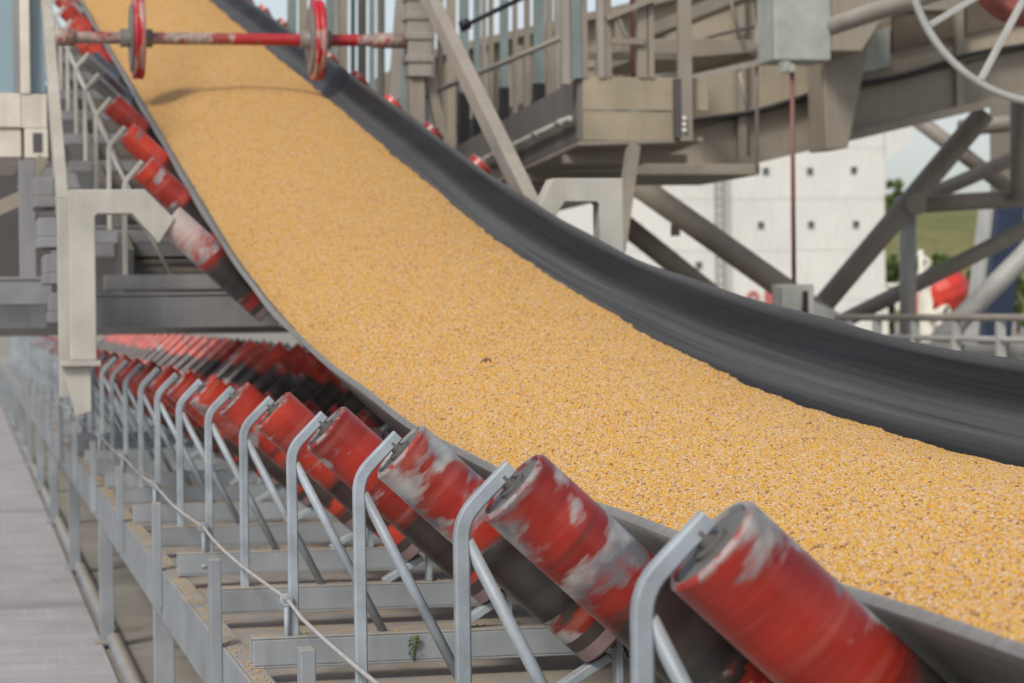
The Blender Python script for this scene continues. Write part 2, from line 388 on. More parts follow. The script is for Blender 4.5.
# ------------------------------------------------------------------ trough idlers
def add_roll(name, p0, p1, r, mat, parent, n=40):
    p0, p1 = Vector(p0), Vector(p1); t = (p1-p0).normalized(); L = (p1-p0).length
    u = Vector((0, 1, 0)); q = t.cross(u); m = MB(); m.at = []
    prof = [(.008, r*.83), (.0, r*.87), (.0, r-.006), (.006, r)] + [(L*i/6, r) for i in range(1, 6)] + [(L-.006, r), (L, r-.006), (L, r*.87), (L-.008, r*.83)]
    prof = [pp for pp in prof if pp[1] > 0]
    for a, rr in prof:
        for k_ in range(n):
            an = k_*2*math.pi/n; d = u*math.cos(an)+q*math.sin(an)
            m.v.append(p0+t*a+d*rr); m.at.append((a, rr*math.cos(an), rr*math.sin(an)))
    for i in range(len(prof)-1):
        for k_ in range(n):
            a = i*n+k_; b = i*n+(k_+1) % n; m.f.append((a, b, b+n, a+n)); m.sm.append(True)
    o = m.build(name, mat, parent)
    e = o.modifiers.new('edges', 'EDGE_SPLIT'); e.split_angle = R(35)
    # the end plates with a bearing boss and the shaft, sub-parts
    BASE[o.name] = BASE[parent.name]
    for pe, sg in ((p0, -1), (p1, 1)):
        c = MB(); pp = pe - t*sg*.006
        c.tube([pp-t*sg*.004, pp+t*sg*.001, pp+t*sg*.001, pp+t*sg*.008, pp+t*sg*.008, pp+t*sg*.03], r*.82, 28)
        for i_, rr in enumerate((r*.82, r*.82, r*.36, r*.36, .014, .014)):
            for k_ in range(28):
                v_ = c.v[i_*28+k_]; ce = pp+t*sg*(-.004, .001, .001, .008, .008, .03)[i_]; c.v[i_*28+k_] = ce + (v_-ce).normalized()*rr
        c.sm = [False]*len(c.f)
        c.build('end_plate', MT['endplate'], o)
    return o
def arc_path(x, z0, zb, tip, rad=.036):
    """up from the foot, round the bend, up along 45 degrees to the tip"""
    d = Vector((tip[0]-x, 0, tip[1]-zb)).normalized(); c = Vector((x, 0, zb)); P = [Vector((x, 0, z0)), Vector((x, 0, (z0+zb)/2))]
    a0 = c - Vector((0, 0, 1))*rad; a1 = c + d*rad
    for i in range(7):
        t = i/6; P.append(a0*(1-t)**2 + c*2*t*(1-t) + a1*t*t)
    P.append(Vector((tip[0], 0, tip[1]))); return P
W0, W1 = Vector((.950, 0, -.309)), Vector((1.425, 0, -.748))
RR = .078
def flip(v): return Vector((2*XC-v[0], v[1], v[2]))
def make_idler(Y, label, group, ext=0.0, mats=('roll',)*3, bmat='bracket', beam='frame', lift=(0, 0, 0)):
    t = thing('trough_idler', (XC, Y, -.9495), label, 'idler', group)
    b = MB(); x0, x1 = .742, 2*XC-.742
    b.box(x0, x1, Y-.04, Y+.04, -.872, -.866); b.box(x0, x1, Y-.04, Y+.04, -.949, -.943)
    b.box(x0, x1, Y-.04, Y-.034, -.9425, -.8725); b.box(x0, x1, Y+.034, Y+.04, -.9425, -.8725)
    b.build('cross_beam', MT[beam], t, .003)
    Yv = Vector((0, Y, 0))
    for s in (0, 1):
        fl = flip if s else (lambda v: Vector(v))
        h_ = .0135; e_ = .0035; prof = [(-h_, -h_+e_), (-h_+e_, -h_), (h_-e_, -h_), (h_, -h_+e_), (h_, h_-e_), (h_-e_, h_), (-h_+e_, h_), (-h_, h_-e_)]
        path = [fl(q_)+Yv for q_ in arc_path(.858, -.866, -.366, (.948+(0 if s else lift[0]), -.276+(0 if s else lift[2])))]
        a = MB(); a.sweep(prof, path)
        ao = a.build('bracket_arm', MT[bmat], t); es = ao.modifiers.new('edges', 'EDGE_SPLIT'); es.split_angle = R(24)
        c = MB(); c.tube([fl((.868, 0, -.405))+Yv, fl((1.10, 0, -.8655))+Yv], .012, 12)
        c.build('brace', MT[bmat], t)
        d = MB(); d.bar(fl((1.425, 0, -.79))+Yv, fl((1.30, 0, -.8655))+Yv, .022, .045); d.build('diagonal_strut', MT[bmat], t, .003)
        d = MB(); d.bar(fl((1.447, 0, -.8655))+Yv, fl((1.447, 0, -.715))+Yv, .016, .05); d.build('centre_post', MT[bmat], t, .003)
    LV = Vector(lift); add_roll('wing_roll', W0+Yv+LV, W1+Yv+LV, RR, MT[mats[0]], t)
    add_roll('centre_roll', Vector((1.472, Y, -.730)), Vector((2*XC-1.472, Y, -.730)), RR, MT[mats[1]], t)
    add_roll('wing_roll', flip(W0)+Yv+Vector((.72, 0, .69))*ext, flip(W1)+Yv, RR, MT[mats[2]], t)
    return t
def restyle(o, key, only=('wing_roll', 'centre_roll')):
    for c_ in [c_ for c_ in COL.objects if c_.parent == o and c_.name.split('.')[0] in only]:
        c_.material_slots[0].link = 'OBJECT'; c_.material_slots[0].material = MT[key]
Y0, DY = 3.22, 1.212
near_lab = ['nearest and largest red idler roller, cut by the bottom edge of the photo',
            'second idler from the front, red roller with big bare grey patches under the corn belt',
            'third idler from the front, red roller dark in its lower half',
            'fourth idler from the front, worn red roller under the lifting belt edge',
            'fifth idler from the front, red roller just clear of the belt',
            'sixth idler from the front, empty red rollers behind the fifth bracket',
            'seventh idler from the front, empty red and black rollers beneath the rising belt',
            'eighth idler from the front, empty red and black rollers beneath the rising belt']
GI = 'trough idlers along the lower conveyor frame'
first = make_idler(Y0, near_lab[0], GI); note_kids(first)
for i in range(1, 38):
    lab = near_lab[i] if i < 8 else 'small empty red and black idler in the far row under the tripper frame'
    o = dup(first, (random.uniform(-.004, .004), DY*i, 0), lab, GI); o.rotation_euler.z = R(random.uniform(-.5, .5)); o.rotation_euler.y = R(random.uniform(-.15, .15))
    if i > 3: restyle(o, 'roll_plain')

# ------------------------------------------------------------------ belt and corn
def sweep_sheet(mb, secs, smooth=True, attr=None):
    n = len(secs[0]); o = len(mb.v)
    for s in secs: mb.v += [Vector(q) for q in s]
    for i in range(len(secs)-1):
        for k in range(n-1):
            a = o+i*n+k; mb.f.append((a, a+1, a+n+1, a+n)); mb.sm.append(smooth)
ys = [.6+.18*i for i in range(170)] + [31.2+.8*i for i in range(10)]
NE, FE = Vector((1.205, 0, -.402)), Vector((2.705, 0, -.205))
def belt_mid(th=0.0):
    """centre line of the trough cross section"""
    pts = [Vector((1.205, 0, -.400)), Vector((1.228, 0, -.423)), Vector((1.255, 0, -.449)), Vector((1.30, 0, -.494)), Vector((1.40, 0, -.592))]
    for i in range(1, 6):
        t = i/6; pts.append(Vector((1.40, 0, -.592))*(1-t)**2 + Vector((1.447, 0, -.636))*2*t*(1-t) + Vector((1.52, 0, -.638))*t*t)
    pts += [Vector((1.6, 0, -.638)), Vector((1.87, 0, -.638)), Vector((2.14, 0, -.638))]
    for i in range(1, 6):
        t = i/6; pts.append(Vector((2.22, 0, -.638))*(1-t)**2 + Vector((2.293, 0, -.636))*2*t*(1-t) + Vector((2.34, 0, -.592))*t*t)
    pts += [Vector((2.42, 0, -.512)), Vector((2.50, 0, -.430)), Vector((2.545, 0, -.388)), Vector((2.562, 0, -.372)), Vector((2.580, 0, -.356)), Vector((2.602, 0, -.335)), Vector((2.618, 0, -.317)), Vector((2.638, 0, -.294)), Vector((2.660, 0, -.265)), Vector((2.683, 0, -.232)), Vector((2.705, 0, -.198))]
    return pts
bm_ = belt_mid(); nb = len(bm_); th = .009
nor = []
for i in range(nb):
    t = (bm_[min(i+1, nb-1)]-bm_[max(i-1, 0)]).normalized(); nor.append(Vector((-t.z, 0, t.x)))
loop = [bm_[i]+nor[i]*th for i in range(nb)] + [bm_[i]-nor[i]*th for i in reversed(range(nb))]
sheen_wear = []
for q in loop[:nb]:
    sheen_wear.append(1.0 if 2.53 < q.x < 2.605 else (.35 if 2.605 <= q.x < 2.62 else .0))  # paler band puts the sky reflection into the far wall's colour
sheen_wear += [(1.0 if bm_[i].x < 1.32 else (.5 if bm_[i].x < 1.41 else .1)) for i in reversed(range(nb))]; sheen_wear[0] = 1; sheen_wear[-1] = 1; sheen_wear[nb-1] = .7
dusty = [(1.0 if q.x < 1.29 else 0) for q in loop[:nb]] + [(.6 if bm_[i].x < 1.23 else .3 if bm_[i].x < 1.26 else .12 if bm_[i].x < 1.31 else 0) for i in reversed(range(nb))]; dusty[nb-1] = dusty[nb] = .25
bl = MB(); L = len(loop)
for y in ys:
    rz = rise(y); wob = .006*math.sin(y*1.7)+.004*math.sin(y*4.1+1)
    bl.v += [Vector((q.x, y, q.z+rz + (wob if (i in (0, L-1, nb-1, nb)) else 0))) for i, q in enumerate(loop)]
for j in range(len(ys)-1):
    for k in range(L):
        a = j*L+k; b = j*L+(k+1) % L; bl.f.append((a, b, b+L, a+L)); bl.sm.append(k not in (nb-1, L-1))
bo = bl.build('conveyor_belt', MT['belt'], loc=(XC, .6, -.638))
wa = bo.data.attributes.new('sheen_wear', 'FLOAT', 'POINT'); wa.data.foreach_set('value', sheen_wear*len(ys))
da = bo.data.attributes.new('dusty', 'FLOAT', 'POINT'); da.data.foreach_set('value', dusty*len(ys))
tag(bo, 'wide black rubber belt carrying yellow corn, curving up into the distance', 'conveyor belt')

cs = MB(); N = 44; yc = [1.6+.06*i for i in range(230)] + [15.4+.2*i for i in range(100)]
from mathutils import noise as mn
for y in yc:
    row = []
    for i in range(N+1):
        t = i/N
        e0 = .006*mn.noise(Vector((y*.9, 1.7, 0))) + .007*mn.noise(Vector((y*11, 4.7, 0)))
        k_ = min(1, max(0, (y-7)/4.5)); x0, x1 = 1.274+.4*e0, 2.498+.042*k_*k_*(3-2*k_)+e0
        x = x0+(x1-x0)*t; zb = (-.454)*(1-t) + (x1-2.925)*t
        z = zb + .085*math.sin(math.pi*t)**.9 + .009*mn.noise(Vector((x*1.6, y*.5, 0)))*min(1, 6*t*(1-t)) + .004*mn.noise(Vector((x*9, y*6, 3)))
        row.append((x, y, z+rise(y)))
    cs.v += [Vector(r_) for r_ in row]
for j in range(len(yc)-1):
    for k in range(N):
        a = j*(N+1)+k; cs.f.append((a, a+1, a+N+2, a+N+1)); cs.sm.append(True)
co = cs.build('corn', MT['corn'], loc=(XC, 1.6, -.4))
tag(co, 'loose yellow corn kernels heaped along the black belt', 'corn', kind='stuff')
co.data.materials.append(MT['kernel'])
ng = bpy.data.node_groups.new('corn kernels', 'GeometryNodeTree')
ng.interface.new_socket('Geometry', in_out='INPUT', socket_type='NodeSocketGeometry'); ng.interface.new_socket('Geometry', in_out='OUTPUT', socket_type='NodeSocketGeometry')
def gn(t, **kw):
    x = ng.nodes.new(t)
    for k_, v_ in kw.items(): setattr(x, k_, v_)
    return x
gi, go = gn('NodeGroupInput'), gn('NodeGroupOutput')
posn, sep = gn('GeometryNodeInputPosition'), gn('ShaderNodeSeparateXYZ'); ng.links.new(posn.outputs[0], sep.inputs[0])
mr = gn('ShaderNodeMapRange', clamp=True); ng.links.new(sep.outputs[1], mr.inputs[0])          # local y starts at 1.6
for i_, v_ in ((1, 2.6), (2, 10.5), (3, 17500), (4, 4500)): mr.inputs[i_].default_value = v_
dp = gn('GeometryNodeDistributePointsOnFaces'); ng.links.new(gi.outputs[0], dp.inputs['Mesh']); ng.links.new(mr.outputs[0], dp.inputs['Density'])
ic = gn('GeometryNodeMeshIcoSphere'); ic.inputs['Radius'].default_value = .0058; ic.inputs['Subdivisions'].default_value = 2
tf = gn('GeometryNodeTransform'); tf.inputs['Scale'].default_value = (1.0, .78, .52); ng.links.new(ic.outputs[0], tf.inputs['Geometry'])
ss = gn('GeometryNodeSetShadeSmooth'); ng.links.new(tf.outputs[0], ss.inputs[0])
sm_ = gn('GeometryNodeSetMaterial'); sm_.inputs['Material'].default_value = MT['kernel']; ng.links.new(ss.outputs[0], sm_.inputs[0])
ip = gn('GeometryNodeInstanceOnPoints'); ng.links.new(dp.outputs[0], ip.inputs['Points']); ng.links.new(sm_.outputs[0], ip.inputs['Instance'])
rv = gn('FunctionNodeRandomValue', data_type='FLOAT_VECTOR'); rv.inputs[0].default_value = (-.75, -.75, 0); rv.inputs[1].default_value = (.75, .75, 6.28)
ng.links.new(rv.outputs[0], ip.inputs['Rotation'])
rs = gn('FunctionNodeRandomValue', data_type='FLOAT'); rs.inputs[2].default_value = .75; rs.inputs[3].default_value = 1.15; ng.links.new(rs.outputs[1], ip.inputs['Scale'])
jg = gn('GeometryNodeJoinGeometry'); ng.links.new(gi.outputs[0], jg.inputs[0]); ng.links.new(ip.outputs[0], jg.inputs[0]); ng.links.new(jg.outputs[0], go.inputs[0])
md = co.modifiers.new('kernels', 'NODES'); md.node_group = ng
# a dry bit of husk on the corn
hk = MB(); hx, hy = 1.66, 8.15; hz = -.350+rise(hy)
for i in range(5):
    a = i*1.25; hk.tube([(hx, hy, hz+.012), (hx+.010*math.cos(a), hy+.012*math.sin(a), hz+.010), (hx+.018*math.cos(a+.3), hy+.024*math.sin(a+.3), hz+.002)], .005, 6, True, .002)
tag(hk.build('corn_husk', m_plain('dry husk', (.22, .11, .05), .8), loc=(hx, hy, hz)), 'small dark dry husk lying on the corn in the middle of the belt', 'husk')

sp_ = MB()
for i in range(520):
    if i % 3: x, y, z = .738+random.gauss(0, .016), random.uniform(4.5, 16), -.9475
    else:
        kq = random.randrange(0, 9); x, y, z = random.uniform(.86, 1.7), Y0+DY*kq+random.uniform(-.03, .03), -.8625
    if not .71 < x < 1.8: continue
    a_ = random.uniform(0, 6.28); e1 = Vector((math.cos(a_), math.sin(a_), 0))*.0048; e2 = Vector((-math.sin(a_), math.cos(a_), 0))*.0036; c_ = Vector((x, y, z)); e3 = Vector((0, 0, .003))
    sp_.add([c_-e1, c_+e2, c_+e1, c_-e2, c_+e3, c_-e3], [(0, 1, 4), (1, 2, 4), (2, 3, 4), (3, 0, 4), (1, 0, 5), (2, 1, 5), (3, 2, 5), (0, 3, 5)], True)
tag(sp_.build('spilled_corn', MT['kernel'], loc=(.74, 6, -.95)), 'a few stray corn kernels spilled on the grey frame and cross beams', 'corn', kind='stuff')

# ------------------------------------------------------------------ safety pull cord
pc = thing('pull_cord', (.835, 2, -.775), 'thin grey emergency pull cord strung along the bent brackets', 'cord')
c = MB(); eyes = [(Y0+DY*k) for k in range(-1, 36, 2)]; pts = []
for a, b in zip(eyes[:-1], eyes[1:]):
    for i in range(6):
        t = i/6; pts.append((.835 + .006*math.sin(a*3+t*4), a+(b-a)*t, -.772 - .014*4*t*(1-t)))
c.tube(pts, .0055, 8); c.build('cord', MT['rope'], pc)
for y in eyes[1:14]:
    e = MB(); e.ring((.835, y-.03, -.772), (0, 1, 0), .019, .010, .012, 20, .003); e.tube([(.835, y-.03, -.79), (.835, y-.03, -.905)], .0075, 8)
    e.tube([(.835, y-.03, -.905), (.835, y-.03, -.918)], .014, 6)
    e.build('eye_bolt', MT['bracket'], pc)
wd = MB(); wx, wy, wz = 1.175, Y0+DY*3-.046, -.905
for i in range(38):
    a = random.uniform(0, 6.28); r_ = random.uniform(.003, .018); zz = random.uniform(-.025, .025); s_ = random.uniform(.004, .009)
    cpt = Vector((wx+r_*math.cos(a), wy-.01+.4*r_*math.sin(a), wz+zz)); d1 = Vector((random.uniform(-1, 1), random.uniform(-1, 1), random.uniform(-1, 1))).normalized(); d2 = d1.orthogonal().normalized()
    wd.add([cpt-d1*s_, cpt+d2*s_*.5, cpt+d1*s_, cpt-d2*s_*.5], [(0, 1, 2, 3)])
wd.tube([(wx, wy, wz-.04), (wx+.004, wy-.004, wz), (wx+.01, wy-.004, wz+.03)], .0025, 5)
tag(wd.build('weed', MT['weed'], loc=(wx, wy, wz)), 'tiny green weed sprouting from the front face of a grey cross beam', 'plant')

# ------------------------------------------------------------------ tripper carriage that lifts the belt
TY = 12.2
tr = thing('tripper_carriage', (XC, TY, -.94), 'cream grey steel tripper frame with portal legs lifting the corn belt off the lower rollers', 'tripper')
def P2(x, z, y=TY): return Vector((x, y, z))
for s in (0, 1):
    fl = (lambda v: flip(v)+Vector((-.07, 0, .05))) if s else (lambda v: Vector(v)+Vector((-.02, 0, 0)))
    po = MB(); hx_, hz_ = ((.93, .455) if s else (1.0, .445))
    po.prism([fl(P2(*q, TY-.07)) for q in [(.507, -.215), (.507, .585), (.862, .585), (hx_, hz_), (.905 if s else .925, .33), (.80, .47), (.64, .47), (.628, .455), (.628, -.215)]], (0, .14, 0))
    po.build('portal_leg', MT['cream'], tr, .006)
    pp = MB(); a, b = sorted((fl((.455, 0, 0)).x, fl((.645, 0, 0)).x)); pp.box(a, b, TY-.1, TY+.1, -.242, -.2155); pp.build('foot_plate', MT['cream'], tr, .003)
    fo = MB(); fo.prism([fl(P2(*q, TY-.06)) for q in [(.468, -.2425), (.60, -.2425), (.60, -.455), (.53, -.475)]], (0, .10, 0)); fo.build('scraper_foot', MT['cream'], tr, .004)
    gd = MB()
    if s: gd.bar((2.93, 13.1, .50), (2.93, 19.5, 3.70), .075, .12, (0, -.45, .9))
    else: gd.bar((.478, TY+.42, .50), (.545, TY+8.1, 4.35), .055, .16, (0, -.45, .9)); gd.bar((.478, TY+.42, -.40), (.478, TY+.42, .56), .055, .16)
    gd.build('raking_girder', MT['cream'] if not s else MT['tubes'], tr, .005)
    # inclined side member under the upper idlers
    sg = MB(); x = fl((.95, 0, 0)).x
    for y0_, y1_ in ((TY+2.6, 27.0),):
        sg.bar((x, y0_, rise(y0_)-1.10), (x, y1_, rise(y1_)-1.10), .06, .46, (0, 0, 1))
    sg.build('incline_beam', MT['darkgrey'], tr, .004)
# cross members seen between the portal leg and the belt
def hbeam(x0, x1, y, z0, z1, mat, name='cross_member'):
    b = MB(); b.box(x0, x1, y-.06, y+.06, z1-.015, z1); b.box(x0, x1, y-.06, y+.06, z0, z0+.015); b.box(x0, x1, y-.05, y-.038, z0+.0152, z1-.0152); return b.build(name, mat, tr)
hbeam(.64, 3.1, 13.9, -.075, .115, MT['grey']); hbeam(-.05, .45, 13.9, .06, .205, MT['grey'])
hbeam(.52, 3.3, 15.8, .35, .54, MT['grey']); hbeam(.52, 3.3, 18.2, .62, .80, MT['grey']); hbeam(.60, 3.2, 21.0, 1.02, 1.22, MT['grey'])
bk = MB(); bk.box(.2, 3.3, 24.9, 25.0, -.20, 2.2); bk.build('rear_plate', MT['darkgrey'], tr)
ud = MB(); ud.prism([(.9, 15.3, rise(15.3)-1.12), (.9, 30, rise(30)-1.12), (.9, 30, rise(30)-1.10), (.9, 15.3, rise(15.3)-1.10)], (1.95, 0, 0)); ud.build('under_plate', MT['darkgrey'], tr)
# stepped brackets climbing beside the left girder
for k, (px, py) in enumerate(((44, 192), (47, 232), (53, 268), (59, 306))):
    a = at(px, py, 13.2+.0*k); q = MB(); q.box(a.x-.055, a.x+.06, 13.0, 13.5, a.z-.085, a.z-.03); q.box(a.x-.05, a.x+.045, 13.02, 13.5, a.z-.0295, a.z+.065); q.build('step', MT['grey'], tr, .006)

GU = 'idlers on the tripper incline'
ylist = [TY+.02, 13.95, 15.4, 16.85, 18.3, 19.75, 21.2, 22.65, 24.1, 25.55, 27.0]
ulab = ['big faded pink and red upper roller held by the cream portal leg',
        'red upper idler just above the cream portal leg', 'second red upper idler above the cream portal leg', 'third upper idler above the cream portal leg, small red roller',
        'lower one of the two shiny silver rollers on the tripper incline', 'upper of the two shiny silver rollers, just under the red wheel shaft',
        'bright red idler on the incline, just above the end of the wheel shaft']
up1 = make_idler(ylist[1], ulab[1], GU, .06, bmat='cream', beam='grey', lift=(.008, 0, .022)); dz = Vector((0, 0, .004)); up1.location += dz + Vector((0, 0, rise(ylist[1]))); note_kids(up1); restyle(up1, 'roll_plain')
for k, y in enumerate(ylist):
    if k == 1: continue
    lab = ulab[k] if k < len(ulab) else 'small blurred red idler high on the tripper incline at the top edge'
    o = dup(up1, (0, y-ylist[1], rise(y)-rise(ylist[1])), lab, GU)
    kids = [c_ for c_ in COL.objects if c_.parent == o]
    if k == 0:                                                        # carried by the portal leg: no bracket of its own on that side
        for c_ in kids:
            if c_.name.split('.')[0] in ('bracket_arm', 'brace', 'cross_beam', 'diagonal_strut', 'centre_post'): bpy.data.objects.remove(c_)
    if k == 0:
        ch = max((c_ for c_ in COL.objects if c_.parent == o and c_.name.startswith('wing_roll')), key=lambda c_: c_.data.vertices[0].co.x); ch.location += Vector((-.09, 0, -.085))
    restyle(o, 'roll_faded' if k == 0 else 'roll_plain')
    if k in (4, 5):
        ch = min((c_ for c_ in kids if c_.name.startswith('wing_roll')), key=lambda c_: c_.data.vertices[0].co.x)
        ch.material_slots[0].material = MT['silver']
# ------------------------------------------------------------------ hold-down wheels over the belt
HY, HZ = 17.95, 1.915
hw = thing('hold_down_wheels', (XC, HY, HZ), 'red and white shaft with two upright red wheels pressing on the belt edges', 'wheel shaft')
c = MB(); c.tube([(.60+i*.1, HY, HZ) for i in range(26)], .042, 16); c.tube([(.60, HY, HZ), (.78, HY, HZ)], .062, 16); c.tube([(2.86, HY, HZ), (3.1, HY, HZ)], .055, 16); c.build('shaft', MT['shaftpaint'], hw)
for x in (1.19, 2.44):
    wl = MB(); wl.ring((x, HY, HZ), (1, 0, 0), .285, .05, .03, 48, .004); wl.ring((x+.038, HY, HZ), (1, 0, 0), .285, .235, .045, 48, .01); o = wl.build('wheel', MT['wheelred'], hw)
    BASE[o.name] = BASE[hw.name]
    hb = MB(); hb.ring((x-.024, HY, HZ), (1, 0, 0), .235, .06, .016, 48, .004); hb.tube([(x-.1, HY, HZ), (x+.12, HY, HZ)], .065, 20); hb.build('hub', MT['wheelgrey'], o)
bb = MB(); bb.box(3.1, 3.27, HY-.09, HY+.09, HZ-.26, HZ+.40)
for z_ in (-.16, .0, .14, .28): bb.box(3.085, 3.285, HY-.105, HY+.105, HZ+z_, HZ+z_+.05)
bb.build('bearing_block', MT['tubes'], hw, .008)
bp = MB(); bp.box(3.11, 3.22, HY-.05, HY+.05, .2, HZ-.262); bp.bar((3.27, HY+.05, HZ-.262), (3.5, HY+.05, .62), .07, .05); bp.build('bearing_post', MT['brown'], hw)

# ------------------------------------------------------------------ control cabin at the left edge
CYB = 15.6
def prect(mb, x0, y0, x1, y1, Y, d):
    a, b = at(x0, y1, Y), at(x1, y0, Y); mb.box(a.x, b.x, Y, Y+d, a.z, b.z); return mb
def pbar(mb, p, q, Y0_, Y1_, wpx, d):
    a, b = at(*p, Y0_), at(*q, Y1_); mb.bar(a, b, wpx*Y0_/2600, d); return mb
def ptube(mb, p, q, Y0_, Y1_, wpx, n=16):
    mb.tube([at(*p, Y0_), at(*q, Y1_)], wpx*Y0_/2600/2, n); return mb
cb = thing('control_cabin', at(0, 158, CYB), 'cream cabin wall with tall blue window panes at the left edge', 'cabin')
q = MB(); prect(q, -160, 93, 21, 127, CYB, 2.0); prect(q, -160, 128.5, 21, 157, CYB+.02, 1.98); q.build('lower_wall', MT['cabin'], cb, .006)
q = MB(); prect(q, 21, -90, 28, 94, CYB-.06, .2); prect(q, 22, 94, 47, 128, CYB-.05, .3); prect(q, 25, 128.5, 48, 158, CYB-.07, .3); q.build('corner_post', MT['cabin'], cb, .006)
q = MB(); prect(q, 33, 133, 42, 152, CYB-.076, .005); q.build('access_slot', MT['darkgrey'], cb)
for x0, x1 in ((-70, -24), (-19, 20.5), (28.5, 43)):
    q = MB(); prect(q, x0, -90, x1, 92.5, CYB+.03, .02); q.build('window_pane', MT['glass'], cb)
q = MB(); prect(q, -24, -90, -19, 92.5, CYB, .1); prect(q, 14, -90, 20.8, 92.7, CYB+.0, .06); q.build('window_frame', MT['grey'], cb)
ss_ = thing('cabin_support', at(28, 300, 14.6), 'grey steel post and beams holding up the cream cabin', 'support frame')
q = MB(); prect(q, 20, 160, 35, 278, 14.6, .1); q.build('post', MT['grey'], ss_, .005)
q = MB(); prect(q, -120, 278, 52, 304, 14.5, .12); q.build('beam', MT['grey'], ss_, .005)
q = MB(); pbar(q, (-30, 222), (22, 198), 15.2, 15.2, 14, .06); pbar(q, (22, 190), (44, 158), 15.2, 15.2, 12, .06); q.build('brace', MT['brown'], ss_, .003)
q = MB(); prect(q, -120, 240, 19, 277, 15.0, .05); q.build('kick_plate', MT['darkgrey'], ss_)
q = MB(); prect(q, -120, 305, 46, 330, 16.5, .1); q.build('lower_beam', MT['grey'], ss_)

# ------------------------------------------------------------------ far portal side, posts with sky between
GP = 'uprights behind the belt'
def upright(px, y0, y1, Y, wpx, mat, label, bend=0, group=GP, name='steel_post', d=.06):
    q = MB(); a, b = at(px, y1, Y), at(px+bend, y0, Y); q.bar(a, b, wpx*Y/2600, d)
    return tag(q.build(name, MT[mat], loc=a), label, 'post', group)
pl_lab = 'grey upright post behind the red wheel with pale sky beside it'
for px, wpx, mt in ((292, 9, 'teal'), (303, 8, 'brown'), (330, 8, 'teal'), (343, 9, 'brown'), (362, 8, 'brown'), (381, 7, 'tubes'), (336, 4, 'tubes'), (353, 4, 'teal'), (372, 5, 'teal'), (416, 5, 'brown'), (425, 6, 'teal'), (312, 4, 'tubes')):
    upright(px, -60, 150 if px > 320 else 90, 21.5+.1*(px % 7), wpx, mt, pl_lab)
upright(391, -60, 130, 20.2, 10, 'tubes', 'leaning dark grey post just left of the bearing block', 14)
upright(402, -60, 150, 20.6, 8, 'teal', 'grey green post directly behind the end of the red shaft')

# ------------------------------------------------------------------ inclined gallery across the back
GYY = 24.0
gl = thing('conveyor_gallery', at(700, 180, GYY), 'long dusty beige conveyor gallery sloping up to the right across the background', 'gallery')
def gpoly(pts, Y): return [at(*p_, Y) for p_ in pts]
def gy(x, y750): return y750 - .24*(x-750)
q = MB(); q.prism(gpoly([(395, gy(395, -18)), (1500, gy(1500, -18)), (1500, gy(1500, 165)), (395, gy(395, 165))], GYY), (0, 2.2, 0)); q.build('side_wall', MT['tan'], gl)
q = MB()
for y_, h_ in ((165, 9), (112, 4), (-18, 8)):
    pbar(q, (395, gy(395, y_)-h_/2), (1500, gy(1500, y_)-h_/2), GYY-.09, GYY-.09, h_, .16)
q.build('flange', MT['brown'], gl)
q = MB(); q.prism(gpoly([(620, gy(620, 116)), (1500, gy(1500, 116)), (1500, gy(1500, 157)), (620, gy(620, 157))], GYY-.05), (0, .04, 0)); q.build('web_plate', MT['brown'], gl)
for x in (450, 487, 520, 557, 620, 742, 822, 960):
    q = MB(); prect(q, x-3, gy(x, -10), x+3, gy(x, 160), GYY-.14, .08); q.build('stiffener', MT['brown'], gl)
for x0, x1, a_, b_ in ((603, 640, 60, 92), (648, 690, 50, 84), (855, 890, 60, 100)):
    q = MB(); q.prism(gpoly([(x0, gy(x0, a_)), (x1, gy(x1, a_)), (x1, gy(x1, b_)), (x0, gy(x0, b_))], GYY-.06), (0, .04, 0)); q.build('window_panel', MT['boxgrey'], gl)
q = MB(); q.prism(gpoly([(893, 4), (1500, -142), (1500, -94), (893, 52)], GYY-.06), (0, .05, 0)); q.build('recess_shade_panel', MT['darkbrown'], gl)  # flat dark sheet, colour standing in for the shade of a recess
q = MB(); q.prism(gpoly([(822, -40), (872, -40), (872, 30), (848, 148), (826, 150)], GYY-.9), (0, .5, 0)); q.build('support_leg', MT['brown'], gl, .01)
q = MB(); q.prism(gpoly([(833, -50), (895, -50), (889, 8), (862, 51), (833, 51)], GYY-1.6), (0, .6, 0)); q.build('end_box', MT['brown'], gl, .01)
q = MB(); prect(q, 893, -40, 960, 10, GYY-1.0, .4); q.build('top_box', MT['brown'], gl, .01)

q = MB(); q.tube([at(x, gy(x, 110)+2.5*math.sin(x/23), GYY-.2) for x in range(640, 1500, 12)], .022, 8); q.build('cable', MT['black'], gl)
q = MB(); q.tube([at(x, gy(x, 30)+3*math.sin(x/31), GYY-.2) for x in range(560, 900, 12)], .016, 8); q.build('cable', MT['darkgrey'], gl)
pt = thing('side_platform', at(700, 60, 21), 'small beige landing with thin vertical rod and a lower plate jutting from the gallery', 'platform')
q = MB(); q.prism(gpoly([(640, 39), (700, 38), (752, 40), (762, 44), (762, 50), (750, 53), (700, 57), (640, 58)], 21), (0, 1.6, 0)); q.build('upper_plate', MT['brown'], pt, .01)
q = MB(); prect(q, 628, 164, 760, 175, 21, 1.8); q.build('lower_plate', MT['brown'], pt, .01)
q = MB(); ptube(q, (757, -60), (757, 172), 20.95, 20.95, 4, 10); pbar(q, (690, 78), (760, 62), 20.9, 20.9, 6, .05); q.tube([at(722, -40, 20.9), at(740, 40, 20.9)], .015, 8); q.tube([at(738, 65, 20.9), at(748, 110, 20.9)], .018, 8); q.build('rod', MT['tubes'], pt)

